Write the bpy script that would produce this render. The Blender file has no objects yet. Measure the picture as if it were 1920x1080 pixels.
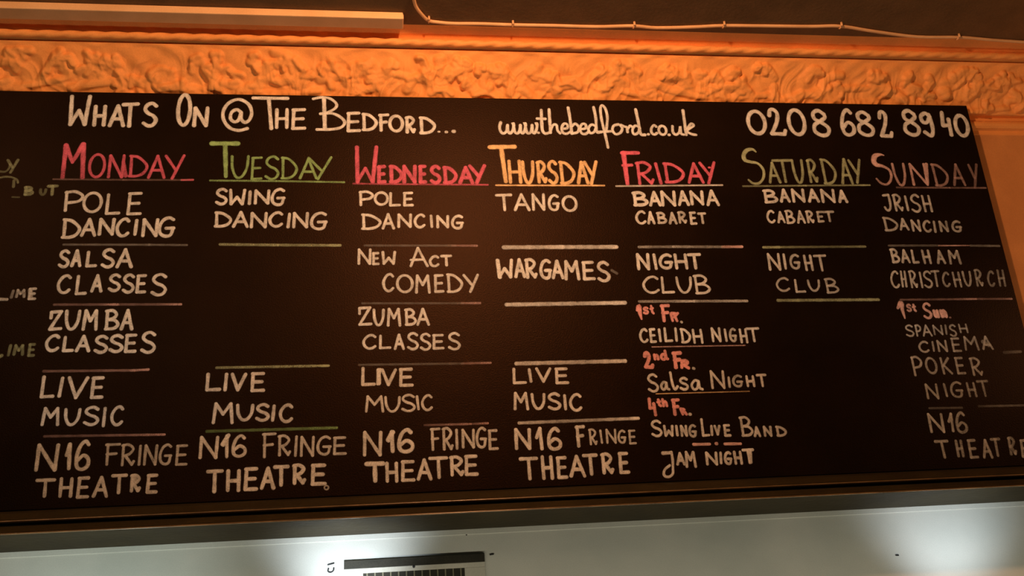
import bpy, bmesh, math, random
import numpy as np
from mathutils import Vector, Matrix

SC = bpy.context.scene
COL = SC.collection
random.seed(7)

# ------------------------------------------------------------------ camera
# axes of the room seen in camera space (x right, y down, z forward)
F = 1724.0
AX = np.array([12200, -167, F]); AX = AX / np.linalg.norm(AX)          # along the wall, to the right
AZ = np.array([-310, -4840, F]); AZ = AZ - AX * AZ.dot(AX); AZ = AZ / np.linalg.norm(AZ)   # up
AY = np.cross(AZ, AX)                                                   # into the wall
CAM = np.array([0.0, -3.0, 1.6])
cam_d = bpy.data.cameras.new('camera')
cam_d.sensor_width = 36.0
cam_d.sensor_fit = 'HORIZONTAL'
cam_d.lens = F / 1920.0 * 36.0
cam_d.clip_start = 0.05
cam = bpy.data.objects.new('camera', cam_d)
COL.objects.link(cam)
right = (AX[0], AY[0], AZ[0]); up = (-AX[1], -AY[1], -AZ[1]); back = (-AX[2], -AY[2], -AZ[2])
cam.matrix_world = Matrix(((right[0], up[0], back[0], CAM[0]), (right[1], up[1], back[1], CAM[1]),
                           (right[2], up[2], back[2], CAM[2]), (0, 0, 0, 1)))
SC.camera = cam

# ------------------------------------------------------------------ view, world, lights
SC.view_settings.view_transform = 'Standard'
SC.view_settings.look = 'None'
SC.view_settings.gamma = 1.0
SC.view_settings.use_curve_mapping = False
SC.view_settings.exposure = 0.0

w = bpy.data.worlds.new('world'); SC.world = w
w.use_nodes = True
w.node_tree.nodes['Background'].inputs[0].default_value = (0.75, 1.0, 0.80, 1)
w.node_tree.nodes['Background'].inputs[1].default_value = 0.010


def lamp(name, kind, loc, power, color, target=None, **kw):
    d = bpy.data.lights.new(name, kind)
    d.energy = power; d.color = color
    for k, v in kw.items():
        setattr(d, k, v)
    o = bpy.data.objects.new(name, d); COL.objects.link(o)
    o.location = loc
    if target is not None:
        o.rotation_euler = (Vector(target) - Vector(loc)).to_track_quat('-Z', 'Y').to_euler()
    return o


WARM = (1.0, 0.50, 0.24)
lamp('pendant_bulb', 'POINT', (0.40, -1.60, 3.60), 122, WARM, shadow_soft_size=0.05)
lamp('pendant_bulb', 'POINT', (-1.75, -1.20, 3.61), 11, (1.0, 0.58, 0.31), shadow_soft_size=0.06)
lamp('pendant_bulb', 'POINT', (3.35, -0.80, 2.70), 13, (1.0, 0.48, 0.21), shadow_soft_size=0.06)
lamp('frieze_fill', 'AREA', (1.50, -0.95, 3.60), 0.25, WARM, (1.50, 0.0, 3.50), shape='RECTANGLE', size=1.3, size_y=0.03, spread=math.radians(70))  # unseen fill strip, added to brighten the frieze without the board
lamp('room_lamp', 'POINT', (-1.4, -2.4, 3.2), 11, (1.0, 0.78, 0.50), shadow_soft_size=0.2)
COOL = (0.80, 0.90, 1.0)
lamp('bar_spot', 'SPOT', (-0.12, -0.26, 1.62), 8.5, COOL, (-0.12, 0, 1.84), spot_size=math.radians(88), spot_blend=1.0, shadow_soft_size=0.03)
lamp('bar_spot', 'SPOT', (1.88, -0.32, 1.60), 5.0, COOL, (1.88, 0, 1.84), spot_size=math.radians(92), spot_blend=1.0, shadow_soft_size=0.03)
lamp('bar_spot', 'SPOT', (-0.85, -0.55, 1.35), 8, (0.84, 1.0, 0.96), (-0.85, 0, 1.78), spot_size=math.radians(84), spot_blend=1.0, shadow_soft_size=0.05)
lamp('lower_wall_fill', 'AREA', (0.4, -0.55, 0.95), 12, (1.0, 0.93, 0.70), (0.4, 0.0, 1.68), shape='RECTANGLE', size=5.0, size_y=0.06)  # added fill for the general brightness of the lower wall


# ------------------------------------------------------------------ picture geometry -> room geometry
def ray(px, py):
    d = np.array([(px - 960.0) / F, (py - 540.0) / F, 1.0])
    return np.array([d.dot(AX), d.dot(AY), d.dot(AZ)])


def on_depth(px, py, y=0.0):
    r = ray(px, py)
    return CAM + r * ((y - CAM[1]) / r[1])


def on_height(px, py, z):
    r = ray(px, py)
    return CAM + r * ((z - CAM[2]) / r[2])


# ------------------------------------------------------------------ materials
def nodes_of(name):
    m = bpy.data.materials.new(name); m.use_nodes = True
    nt = m.node_tree
    return m, nt, nt.nodes['Principled BSDF']


def noise_paint(name, c1, c2, scale, rough, spec=0.3, bump=0.0, bscale=60, detail=4, fine=0.0):
    m, nt, b = nodes_of(name)
    tc = nt.nodes.new('ShaderNodeTexCoord')
    n = nt.nodes.new('ShaderNodeTexNoise'); n.inputs['Scale'].default_value = scale; n.inputs['Detail'].default_value = detail
    nt.links.new(tc.outputs['Object'], n.inputs['Vector'])
    r = nt.nodes.new('ShaderNodeValToRGB')
    r.color_ramp.elements[0].position = 0.35; r.color_ramp.elements[1].position = 0.65
    r.color_ramp.elements[0].color = (*c1, 1); r.color_ramp.elements[1].color = (*c2, 1)
    nt.links.new(n.outputs['Fac'], r.inputs['Fac'])
    out = r.outputs['Color']
    if fine > 0:
        n3 = nt.nodes.new('ShaderNodeTexNoise'); n3.inputs['Scale'].default_value = 330; n3.inputs['Detail'].default_value = 2
        nt.links.new(tc.outputs['Object'], n3.inputs['Vector'])
        mr = nt.nodes.new('ShaderNodeMapRange'); mr.inputs[1].default_value = 0.3; mr.inputs[2].default_value = 0.7
        mr.inputs[3].default_value = 1 - fine; mr.inputs[4].default_value = 1 + fine
        nt.links.new(n3.outputs['Fac'], mr.inputs[0])
        mx = nt.nodes.new('ShaderNodeVectorMath'); mx.operation = 'SCALE'
        nt.links.new(out, mx.inputs[0]); nt.links.new(mr.outputs[0], mx.inputs['Scale'])
        out = mx.outputs[0]
    nt.links.new(out, b.inputs['Base Color'])
    b.inputs['Roughness'].default_value = rough
    b.inputs['Specular IOR Level'].default_value = spec
    if bump > 0:
        n2 = nt.nodes.new('ShaderNodeTexNoise'); n2.inputs['Scale'].default_value = bscale; n2.inputs['Detail'].default_value = 5
        nt.links.new(tc.outputs['Object'], n2.inputs['Vector'])
        bp = nt.nodes.new('ShaderNodeBump'); bp.inputs['Strength'].default_value = bump; bp.inputs['Distance'].default_value = 0.004
        nt.links.new(n2.outputs['Fac'], bp.inputs['Height'])
        nt.links.new(bp.outputs['Normal'], b.inputs['Normal'])
    return m


def chalk(name, color):
    """chalk dust: covers the board as thickly as the stroke laid it down"""
    m, nt, b = nodes_of(name)
    b.inputs['Base Color'].default_value = (*color, 1)
    b.inputs['Roughness'].default_value = 0.95
    b.inputs['Specular IOR Level'].default_value = 0.1
    at = nt.nodes.new('ShaderNodeAttribute'); at.attribute_name = 'deposit'
    tc = nt.nodes.new('ShaderNodeTexCoord')
    n = nt.nodes.new('ShaderNodeTexNoise'); n.inputs['Scale'].default_value = 260; n.inputs['Detail'].default_value = 3
    n2 = nt.nodes.new('ShaderNodeTexNoise'); n2.inputs['Scale'].default_value = 30; n2.inputs['Detail'].default_value = 2
    for q in (n, n2):
        nt.links.new(tc.outputs['Object'], q.inputs['Vector'])
    ad = nt.nodes.new('ShaderNodeMath'); ad.operation = 'ADD'
    nt.links.new(n.outputs['Fac'], ad.inputs[0]); nt.links.new(n2.outputs['Fac'], ad.inputs[1])
    mr = nt.nodes.new('ShaderNodeMapRange')
    mr.inputs[1].default_value = 0.65; mr.inputs[2].default_value = 1.35
    mr.inputs[3].default_value = 0.50; mr.inputs[4].default_value = 1.25
    nt.links.new(ad.outputs[0], mr.inputs[0])
    mu = nt.nodes.new('ShaderNodeMath'); mu.operation = 'MULTIPLY'; mu.use_clamp = True
    nt.links.new(at.outputs['Fac'], mu.inputs[0]); nt.links.new(mr.outputs[0], mu.inputs[1])
    tr = nt.nodes.new('ShaderNodeBsdfTransparent')
    mix = nt.nodes.new('ShaderNodeMixShader')
    nt.links.new(mu.outputs[0], mix.inputs[0]); nt.links.new(tr.outputs[0], mix.inputs[1]); nt.links.new(b.outputs[0], mix.inputs[2])
    nt.links.new(mix.outputs[0], nt.nodes['Material Output'].inputs[0])
    return m


M_WALL = noise_paint('terracotta_wall_paint', (0.58, 0.25, 0.085), (0.68, 0.30, 0.10), 5, 0.7, 0.2, 0.35, 45, fine=0.08)
M_CORN = noise_paint('cornice_paint', (0.80, 0.33, 0.09), (0.92, 0.385, 0.105), 7, 0.6, 0.25, 0.25, 90, fine=0.06)
M_CEIL = noise_paint('ceiling_paint', (0.15, 0.085, 0.038), (0.19, 0.105, 0.046), 9, 0.75, 0.15, 0.3, 60, fine=0.14)
M_BOARD = noise_paint('blackboard_paint', (0.0042, 0.0028, 0.0014), (0.0066, 0.0038, 0.0018), 6, 0.46, 0.18, 0.25, 220, fine=0.4)
M_BOARD.node_tree.nodes['Principled BSDF'].inputs['Specular Tint'].default_value = (1.0, 0.52, 0.30, 1)
M_LEDGE = noise_paint('dark_ledge_paint', (0.019, 0.015, 0.0065), (0.027, 0.021, 0.009), 8, 0.55, 0.16, 0.3, 50, fine=0.2)
M_LEDGE.node_tree.nodes['Principled BSDF'].inputs['Specular Tint'].default_value = (0.85, 0.55, 0.28, 1)
M_GLINT = noise_paint('glint_bead', (0.10, 0.065, 0.03), (0.20, 0.13, 0.06), 14, 0.27, 0.9)  # paler and glossier than the ledge, to draw its glints
M_LOWER = noise_paint('pale_gloss_paint', (0.60, 0.62, 0.57), (0.72, 0.72, 0.66), 3.2, 0.45, 0.4, 0.15, 30, fine=0.05)
M_TRUNK = noise_paint('trunking_paint', (0.78, 0.46, 0.22), (0.86, 0.52, 0.26), 10, 0.5, 0.3, fine=0.05)
M_CABLE = noise_paint('cable_sheath', (0.66, 0.38, 0.18), (0.76, 0.45, 0.22), 20, 0.5, 0.3)
M_GWHITE = noise_paint('vent_white', (0.60, 0.58, 0.50), (0.70, 0.67, 0.58), 12, 0.5, 0.3, fine=0.06)
M_GDARK = noise_paint('vent_dark', (0.030, 0.028, 0.020), (0.045, 0.040, 0.028), 18, 0.6, 0.3, fine=0.2)
M_SLAT = noise_paint('vent_slat', (0.19, 0.18, 0.12), (0.27, 0.25, 0.17), 18, 0.6, 0.3)
M_FLOOR = noise_paint('floor_boards', (0.09, 0.05, 0.03), (0.14, 0.08, 0.045), 4, 0.5, 0.3)
M_INK = noise_paint('black_ink', (0.03, 0.03, 0.03), (0.05, 0.05, 0.05), 30, 0.7, 0.2)

C_WHITE = chalk('white_chalk', (0.88, 0.89, 0.86))
C_YELLOW = chalk('yellow_chalk', (0.98, 0.68, 0.36))
C_RED = chalk('red_chalk', (0.88, 0.19, 0.30))
C_PINK = chalk('pink_chalk', (0.92, 0.44, 0.43))
C_PALEPINK = chalk('pale_pink_chalk', (0.86, 0.58, 0.56))
C_GREEN = chalk('green_chalk', (0.36, 0.60, 0.25))
C_PALEGREEN = chalk('pale_green_chalk', (0.62, 0.72, 0.45))


# ------------------------------------------------------------------ mesh helpers
def link(name, verts, faces, mat, parent=None, smooth=False, attr=None):
    me = bpy.data.meshes.new(name)
    me.from_pydata([tuple(v) for v in verts], [], faces)
    me.materials.append(mat)
    if smooth:
        me.polygons.foreach_set('use_smooth', [True] * len(me.polygons))
    if attr is not None:
        a = me.attributes.new('deposit', 'FLOAT', 'POINT')
        a.data.foreach_set('value', attr)
    me.update()
    o = bpy.data.objects.new(name, me)
    COL.objects.link(o)
    if parent is not None:
        o.parent = parent
        o.matrix_parent_inverse = parent.matrix_world.inverted()
    return o


def bm_link(name, bm, mat, parent=None, smooth=False):
    bmesh.ops.recalc_face_normals(bm, faces=bm.faces)
    me = bpy.data.meshes.new(name)
    bm.to_mesh(me); bm.free()
    me.materials.append(mat)
    if smooth:
        me.polygons.foreach_set('use_smooth', [True] * len(me.polygons))
    o = bpy.data.objects.new(name, me)
    COL.objects.link(o)
    if parent is not None:
        o.parent = parent
        o.matrix_parent_inverse = parent.matrix_world.inverted()
    return o


def box(bm, x0, x1, y0, y1, z0, z1, bevel=0.0):
    t = bmesh.new()
    bmesh.ops.create_cube(t, size=1)
    for v in t.verts:
        v.co = Vector(((x0 + x1) / 2 + v.co.x * (x1 - x0), (y0 + y1) / 2 + v.co.y * (y1 - y0), (z0 + z1) / 2 + v.co.z * (z1 - z0)))
    if bevel > 0:
        bmesh.ops.bevel(t, geom=t.edges[:], offset=bevel, segments=2, affect='EDGES', profile=0.6)
    me = bpy.data.meshes.new('t'); t.to_mesh(me); t.free()
    bm.from_mesh(me); bpy.data.meshes.remove(me)


def extrude_profile(bm, prof, x0, x1, close=True, nx=1):
    """prof: list of (y, z); swept along x"""
    rows = []
    for i in range(nx + 1):
        x = x0 + (x1 - x0) * i / nx
        rows.append([bm.verts.new((x, p[0], p[1])) for p in prof])
    n = len(prof)
    for i in range(nx):
        for k in range(n if close else n - 1):
            a, b = k, (k + 1) % n
            bm.faces.new((rows[i][a], rows[i][b], rows[i + 1][b], rows[i + 1][a]))
    if close:
        bm.faces.new(rows[0]); bm.faces.new(rows[-1][::-1])


def tube(bm, pts, r, seg=10):
    pts = [Vector(p) for p in pts]
    rings = []
    for i, p in enumerate(pts):
        t = (pts[min(i + 1, len(pts) - 1)] - pts[max(i - 1, 0)]).normalized()
        a = t.cross(Vector((0, 0.3, 1))).normalized(); b = t.cross(a)
        rings.append([bm.verts.new(p + (a * math.cos(q) + b * math.sin(q)) * r) for q in [2 * math.pi * k / seg for k in range(seg)]])
    for i in range(len(rings) - 1):
        for k in range(seg):
            bm.faces.new((rings[i][k], rings[i][(k + 1) % seg], rings[i + 1][(k + 1) % seg], rings[i + 1][k]))
    bm.faces.new(rings[0]); bm.faces.new(rings[-1][::-1])


def catmull(pts, n=8, closed=False):
    P = [np.array(p, float) for p in pts]
    out = []
    m = len(P)
    rng = m if closed else m - 1
    for i in range(rng):
        if closed:
            p0, p1, p2, p3 = P[(i - 1) % m], P[i], P[(i + 1) % m], P[(i + 2) % m]
        else:
            p1, p2 = P[i], P[i + 1]
            p0 = P[i - 1] if i > 0 else 2 * p1 - p2
            p3 = P[i + 2] if i + 2 < m else 2 * p2 - p1
        for k in range(n):
            t = k / n
            out.append(0.5 * (2 * p1 + (p2 - p0) * t + (2 * p0 - 5 * p1 + 4 * p2 - p3) * t * t + (3 * p1 - p0 - 3 * p2 + p3) * t ** 3))
    out.append(P[0] if closed else P[-1])
    return out


def thing(name, label, cat, loc, group=None):
    o = bpy.data.objects.new(name, None)
    COL.objects.link(o)
    o.location = loc
    o['label'] = label; o['category'] = cat
    if group:
        o['group'] = group
    bpy.context.view_layer.update()
    return o


def structure(o, label=None):
    o['kind'] = 'structure'
    if label:
        o['label'] = label
    return o


# ------------------------------------------------------------------ room shell
XL, XR = -3.4, 4.6
YW = 0.06                                     # upper wall face
Z_BT, Z_BB = 3.441, 1.987                      # board top and bottom
X_BR = 2.366                                   # board right edge
zpx = lambda py, y, px=960: float(on_depth(px, py, y)[2])
Z_CE = zpx(46, -0.170)                         # ceiling height

bm = bmesh.new(); box(bm, XL, XR, YW, YW + 0.12, 1.95, Z_CE + 0.15)
o = bm_link('wall_back', bm, M_WALL); structure(o, 'orange painted upper wall behind the blackboard'); o['category'] = 'wall'
bm = bmesh.new(); box(bm, XL, XR, 0.0, YW + 0.12, 0.0, 1.95)
o = bm_link('wall_lower', bm, M_LOWER); structure(o, 'pale glossy wall below the dark ledge'); o['category'] = 'wall'
WLOW = o
bm = bmesh.new(); box(bm, XL, XR, -3.8, YW + 0.12, Z_CE, Z_CE + 0.12)
o = bm_link('ceiling', bm, M_CEIL); structure(o, 'dark brown ceiling above the plaster cornice'); o['category'] = 'ceiling'
bm = bmesh.new(); box(bm, XL, XR, -3.8, YW + 0.12, -0.12, 0.0)
o = bm_link('floor', bm, M_FLOOR); structure(o, 'dark floor of the room'); o['category'] = 'floor'

# ------------------------------------------------------------------ cornice (trim_1): frieze with plaster foliage, rope, cove
zf_b = zpx(216, 0.040, 1870); zf_t = zpx(97, -0.080)
P_FB = np.array([0.040, zf_b]); P_FT = np.array([-0.080, zf_t])
FL = float(np.linalg.norm(P_FT - P_FB))
FN = np.array([-(P_FT - P_FB)[1], (P_FT - P_FB)[0]]) / FL      # outward normal in (y, z)
if FN[0] > 0:
    FN = -FN


def frieze_height(U, V):
    """plaster foliage: U along the wall (m), V 0..1 up the frieze; returns relief in metres"""
    H = np.zeros_like(U)
    rnd = random.Random(11)
    FH = FL
    U0 = U[0, 0]; DU = U[1, 0] - U[0, 0]

    def ridge(pts, w0, w1, a0, a1, power=0.6, groove=0.0, skew=0.0):
        """a rounded leaf or stem along a line; skew raises one long side so that it ends in a lip"""
        pts = np.array(pts)
        n = len(pts)
        for i in range(n - 1):
            p, q = pts[i], pts[i + 1]
            f0 = i / max(1, n - 1)
            ww = w0 + (w1 - w0) * f0
            aa = a0 + (a1 - a0) * f0
            x0 = min(p[0], q[0]) - ww; x1 = max(p[0], q[0]) + ww
            i0 = int(max(0, (x0 - U0) / DU)); i1 = int(min(U.shape[0] - 1, (x1 - U0) / DU + 2))
            if i1 <= i0:
                continue
            uu = U[i0:i1]; vv = V[i0:i1] * FH
            d = q - p; L2 = max(1e-9, d.dot(d)); L = math.sqrt(L2)
            t = np.clip(((uu - p[0]) * d[0] + (vv - p[1]) * d[1]) / L2, 0, 1)
            dx = uu - p[0] - t * d[0]; dy = vv - p[1] - t * d[1]
            r = np.sqrt(dx * dx + dy * dy) / ww
            side = ((uu - p[0]) * d[1] - (vv - p[1]) * d[0]) / L / ww
            h = aa * np.clip(1 - r * r, 0, 1) ** power * (1 + skew * np.clip(side, -1, 1))
            if groove:
                h = h - groove * np.exp(-(r / 0.25) ** 2) * (r < 1)
            H[i0:i1] = np.maximum(H[i0:i1], h)

    u = XL - 0.3
    k = 0
    while u < XR + 0.3:
        lam = rnd.uniform(0.34, 0.56)
        s = 1 if k % 2 == 0 else -1
        # rambling stem, low in the frieze
        m0, m1 = rnd.uniform(0.15, 0.5) * FH, rnd.uniform(0.15, 0.5) * FH
        stem = [(u + lam * t, m0 + (m1 - m0) * t + s * 0.16 * FH * math.sin(math.pi * t)) for t in np.linspace(0, 1, 9)]
        ridge(stem, 0.017, 0.012, 0.011, 0.009)
        # a curled volute or a bunch of fruit now and then
        cx, cy = u + lam * rnd.uniform(.35, .65), rnd.uniform(.42, .62) * FH
        if rnd.random() < 0.5:
            sp = []
            tn = rnd.uniform(1.6, 2.6); r0 = rnd.uniform(.20, .30) * FH; p0 = rnd.random() * 6.28
            for t in np.linspace(0, 1, 16):
                ang = p0 + s * t * tn * math.pi
                sp.append((cx + r0 * (1 - 0.7 * t) * math.cos(ang) * 1.25, cy + r0 * (1 - 0.7 * t) * math.sin(ang)))
            ridge(sp, 0.018, 0.013, 0.010, 0.018, 0.6)
        else:
            for q in range(5):
                a = rnd.random() * 6.28; r0 = rnd.uniform(0, .035)
                x, y = cx + r0 * math.cos(a) * 1.4, cy + r0 * math.sin(a)
                ridge([(x, y), (x + 0.004, y)], 0.022, 0.022, rnd.uniform(.010, .020), .016, 0.7)
        # broad leaves sweeping up from the bottom edge and over
        for q in range(12):
            bx = u + lam * (q + rnd.random()) / 12; by = rnd.uniform(-0.04, 0.62) * FH
            a = rnd.choice((1, -1)) * rnd.uniform(0.3, 1.0) + math.pi / 2
            cv = rnd.uniform(-1.8, 1.8); ln = rnd.uniform(0.28, 0.65) * FH
            lf = []
            x, y = bx, by
            for j in range(8):
                lf.append((x, min(max(y, 0.0), (0.74 + 0.10 * math.sin(9 * x)) * FH)))
                x += ln / 7 * math.cos(a) * 1.2; y += ln / 7 * math.sin(a); a -= cv / 7
            w_ = rnd.uniform(.016, .032); am = rnd.uniform(.009, .016)
            ridge(lf, w_, w_ * 0.7, am * .6, am * 1.5, 0.8, 0.002, rnd.uniform(-0.6, 0.6))
            for j in (3, 5, 7):                         # curled-over lobes with a lip
                lx, ly = lf[j]
                b = rnd.random() * 6.28
                ridge([(lx, ly), (lx + 0.022 * math.cos(b), min(max(ly + 0.022 * math.sin(b), 0), 0.84 * FH))], 0.016, 0.012, am * 1.2, am * 1.9, 0.45, 0, rnd.uniform(-.7, .7))
        u += lam
        k += 1
    # worn and thickly painted: round everything off
    for _ in range(1):
        H[1:-1] = 0.25 * H[:-2] + 0.5 * H[1:-1] + 0.25 * H[2:]
        H[:, 1:-1] = 0.25 * H[:, :-2] + 0.5 * H[:, 1:-1] + 0.25 * H[:, 2:]
    fade = np.clip((0.93 - V) / 0.25, 0, 1)
    W1 = 0.035 * np.sin(23 * U + 5 * V) + 0.02 * np.sin(41 * U - 7 * V + 1.3)
    for q in range(7):
        an = rnd.uniform(0, math.pi); fq = rnd.uniform(28, 75); ph = rnd.random() * 6.28
        a = fq * ((U + W1) * math.cos(an) + (V * FH + 0.6 * W1) * math.sin(an)) + 1.4 * np.sin(17 * U + ph)
        H += fade * 0.0034 * (1 - np.abs(np.sin(a))) ** 1.5 * (0.5 + 0.5 * np.sin(9 * U * (q + 1) * 0.37 + ph))
    for q in range(26):
        fx = 14 + 60 * rnd.random(); fy = 2 + 9 * rnd.random(); ph = 6.28 * rnd.random(); sg = 1 if rnd.random() > 0.5 else -1
        H += 0.0006 * np.sin(fx * U + sg * fy * V * 2 + ph)
    return H


nu, nv = 2700, 72
us = np.linspace(XL, XR, nu); vs = np.linspace(0, 1, nv)
U, V = np.meshgrid(us, vs, indexing='ij')
H = frieze_height(U, V)
edge = np.clip(V / 0.03, 0, 1) * np.clip((1 - V) / 0.06, 0, 1)
H = H * edge
sag = 0.010 * np.sin(np.pi * V)                       # slight hollow of the frieze
YY = P_FB[0] + (P_FT - P_FB)[0] * V + FN[0] * (H - sag)
ZZ = P_FB[1] + (P_FT - P_FB)[1] * V + FN[1] * (H - sag)
verts = np.stack([U, YY, ZZ], -1).reshape(-1, 3)
idx = np.arange(nu * nv).reshape(nu, nv)
quads = np.stack([idx[:-1, :-1], idx[1:, :-1], idx[1:, 1:], idx[:-1, 1:]], -1).reshape(-1, 4)

cornice = bpy.data.objects.new('trim_1', None); COL.objects.link(cornice)
cornice.location = (0.5, YW, zf_b); structure(cornice, 'orange plaster cornice with foliage frieze, rope bead and cove'); cornice['category'] = 'cornice'
bpy.context.view_layer.update()
link('frieze', verts, quads.tolist(), M_CORN, cornice, smooth=True)

# moulding below the frieze (seen right of the board) and the backing body of the cornice
z1 = zpx(226, 0.040, 1870); z2 = zpx(242, 0.045, 1870); z3 = zpx(252, 0.056, 1870)
prof = [(YW, zf_b + 0.002), (0.041, zf_b), (0.057, zf_b - 0.004), (0.057, z1)]
for k in range(7):
    a = math.pi * k / 6
    prof.append((0.053 - 0.0195 * math.sin(a), z1 + (z2 - z1) * (1 - math.cos(a)) / 2))
prof += [(0.0575, z2 - 0.002), (0.0575, z3), (YW, z3 - 0.002)]
bm = bmesh.new(); extrude_profile(bm, prof, XL, XR)
bm_link('frieze_bead', bm, M_CORN, cornice)

YR = -0.104
zr = zpx(84.0, YR); RR = 0.0125
prof = [(YW, zf_b + 0.004), (P_FT[0] + 0.012, P_FT[1] - 0.004), (P_FT[0] + 0.006, P_FT[1] + 0.006), (YR + 0.010, zr - 0.003), (YR + 0.006, zr + 0.009)]
ct0 = np.array([YR + 0.014, zpx(76, YR + 0.004)]); ct1 = np.array([float(on_height(960, 51, Z_CE)[1]), Z_CE])
prof.append((ct0[0], ct0[1] - 0.003))
for k in range(9):                                  # hollow cove up to the ceiling
    t = k / 8
    a = t * math.pi / 2
    yy = ct0[0] + (ct1[0] - ct0[0]) * (1 - math.cos(a))
    zz = ct0[1] + (ct1[1] - ct0[1]) * math.sin(a)
    yl = ct0[0] + (ct1[0] - ct0[0]) * t; zl = ct0[1] + (ct1[1] - ct0[1]) * t
    prof.append((yy * 0.55 + yl * 0.45, zz * 0.55 + zl * 0.45))
prof += [(YW, Z_CE)]
bm = bmesh.new(); extrude_profile(bm, prof, XL, XR, nx=2)
bm_link('cove', bm, M_CORN, cornice)

# rope bead: twisted strands
nx = 1500; ns = 14
rv = []; rf = []
for i in range(nx + 1):
    x = XL + (XR - XL) * i / nx
    for k in range(ns):
        a = 2 * math.pi * k / ns
        r = RR * (0.80 + 0.32 * abs(math.sin(x * math.pi / 0.075 + a)))
        rv.append((x, YR + r * math.cos(a), zr + r * 0.98 * math.sin(a)))
for i in range(nx):
    for k in range(ns):
        rf.append((i * ns + k, i * ns + (k + 1) % ns, (i + 1) * ns + (k + 1) % ns, (i + 1) * ns + k))
link('rope_bead', rv, rf, M_CORN, cornice, smooth=True)

# ------------------------------------------------------------------ dark ledge (trim_2) under the board, and the thin batten below it
pf = lambda py, y: (y, zpx(py, y))
prof = [(YW, 1.985), (0.034, 1.985), (-0.002, 1.985), (-0.008, 1.983), pf(920.5, -0.0720), pf(930.5, -0.0936), pf(932, -0.1344), pf(935, -0.1368), pf(937, -0.1368), pf(939, -0.1224),
        pf(952, -0.1440), pf(953.3, -0.1992), pf(956, -0.2016), pf(958.5, -0.2016), pf(961, -0.1824), pf(966, -0.1488), pf(976, -0.0864), pf(984, -0.0360), pf(987.5, -0.0120), (YW, zpx(987.5, -0.012))]
bm = bmesh.new(); extrude_profile(bm, prof, XL, XR, nx=4)
o = bm_link('trim_2', bm, M_LEDGE); structure(o, 'dark moulded ledge running under the blackboard'); o['category'] = 'ledge'
LEDGE = o
for nm, py_, y_ in (('bead', 934.5, -0.1362), ('bead', 956.5, -0.2010)):  # thin strips added on the ridges to make the bright glint lines
    bm = bmesh.new()
    tube(bm, [(x_, y_, zpx(py_, y_)) for x_ in np.linspace(XL + 0.01, XR - 0.01, 40)], 0.0026, 12)
    bm_link(nm, bm, M_GLINT, LEDGE, True)
zb0, zb1 = zpx(987.5, -0.006), zpx(997.5, -0.006)
bm = bmesh.new(); box(bm, XL, XR, -0.0022, 0.001, zb1, zb0 + 0.004, 0.0008)
o = bm_link('trim_3', bm, M_LOWER); structure(o, 'thin pale batten along the top of the lower wall'); o['category'] = 'batten'

# ------------------------------------------------------------------ blackboard
board = thing('chalkboard', 'long black menu board chalked with a week of events, under the orange cornice', 'chalkboard', (0.4, 0.03, Z_BB))
bm = bmesh.new(); box(bm, XL + 0.05, X_BR, 0.0, 0.032, Z_BB, Z_BT, 0.003)
bm_link('panel', bm, M_BOARD, board)

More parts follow.
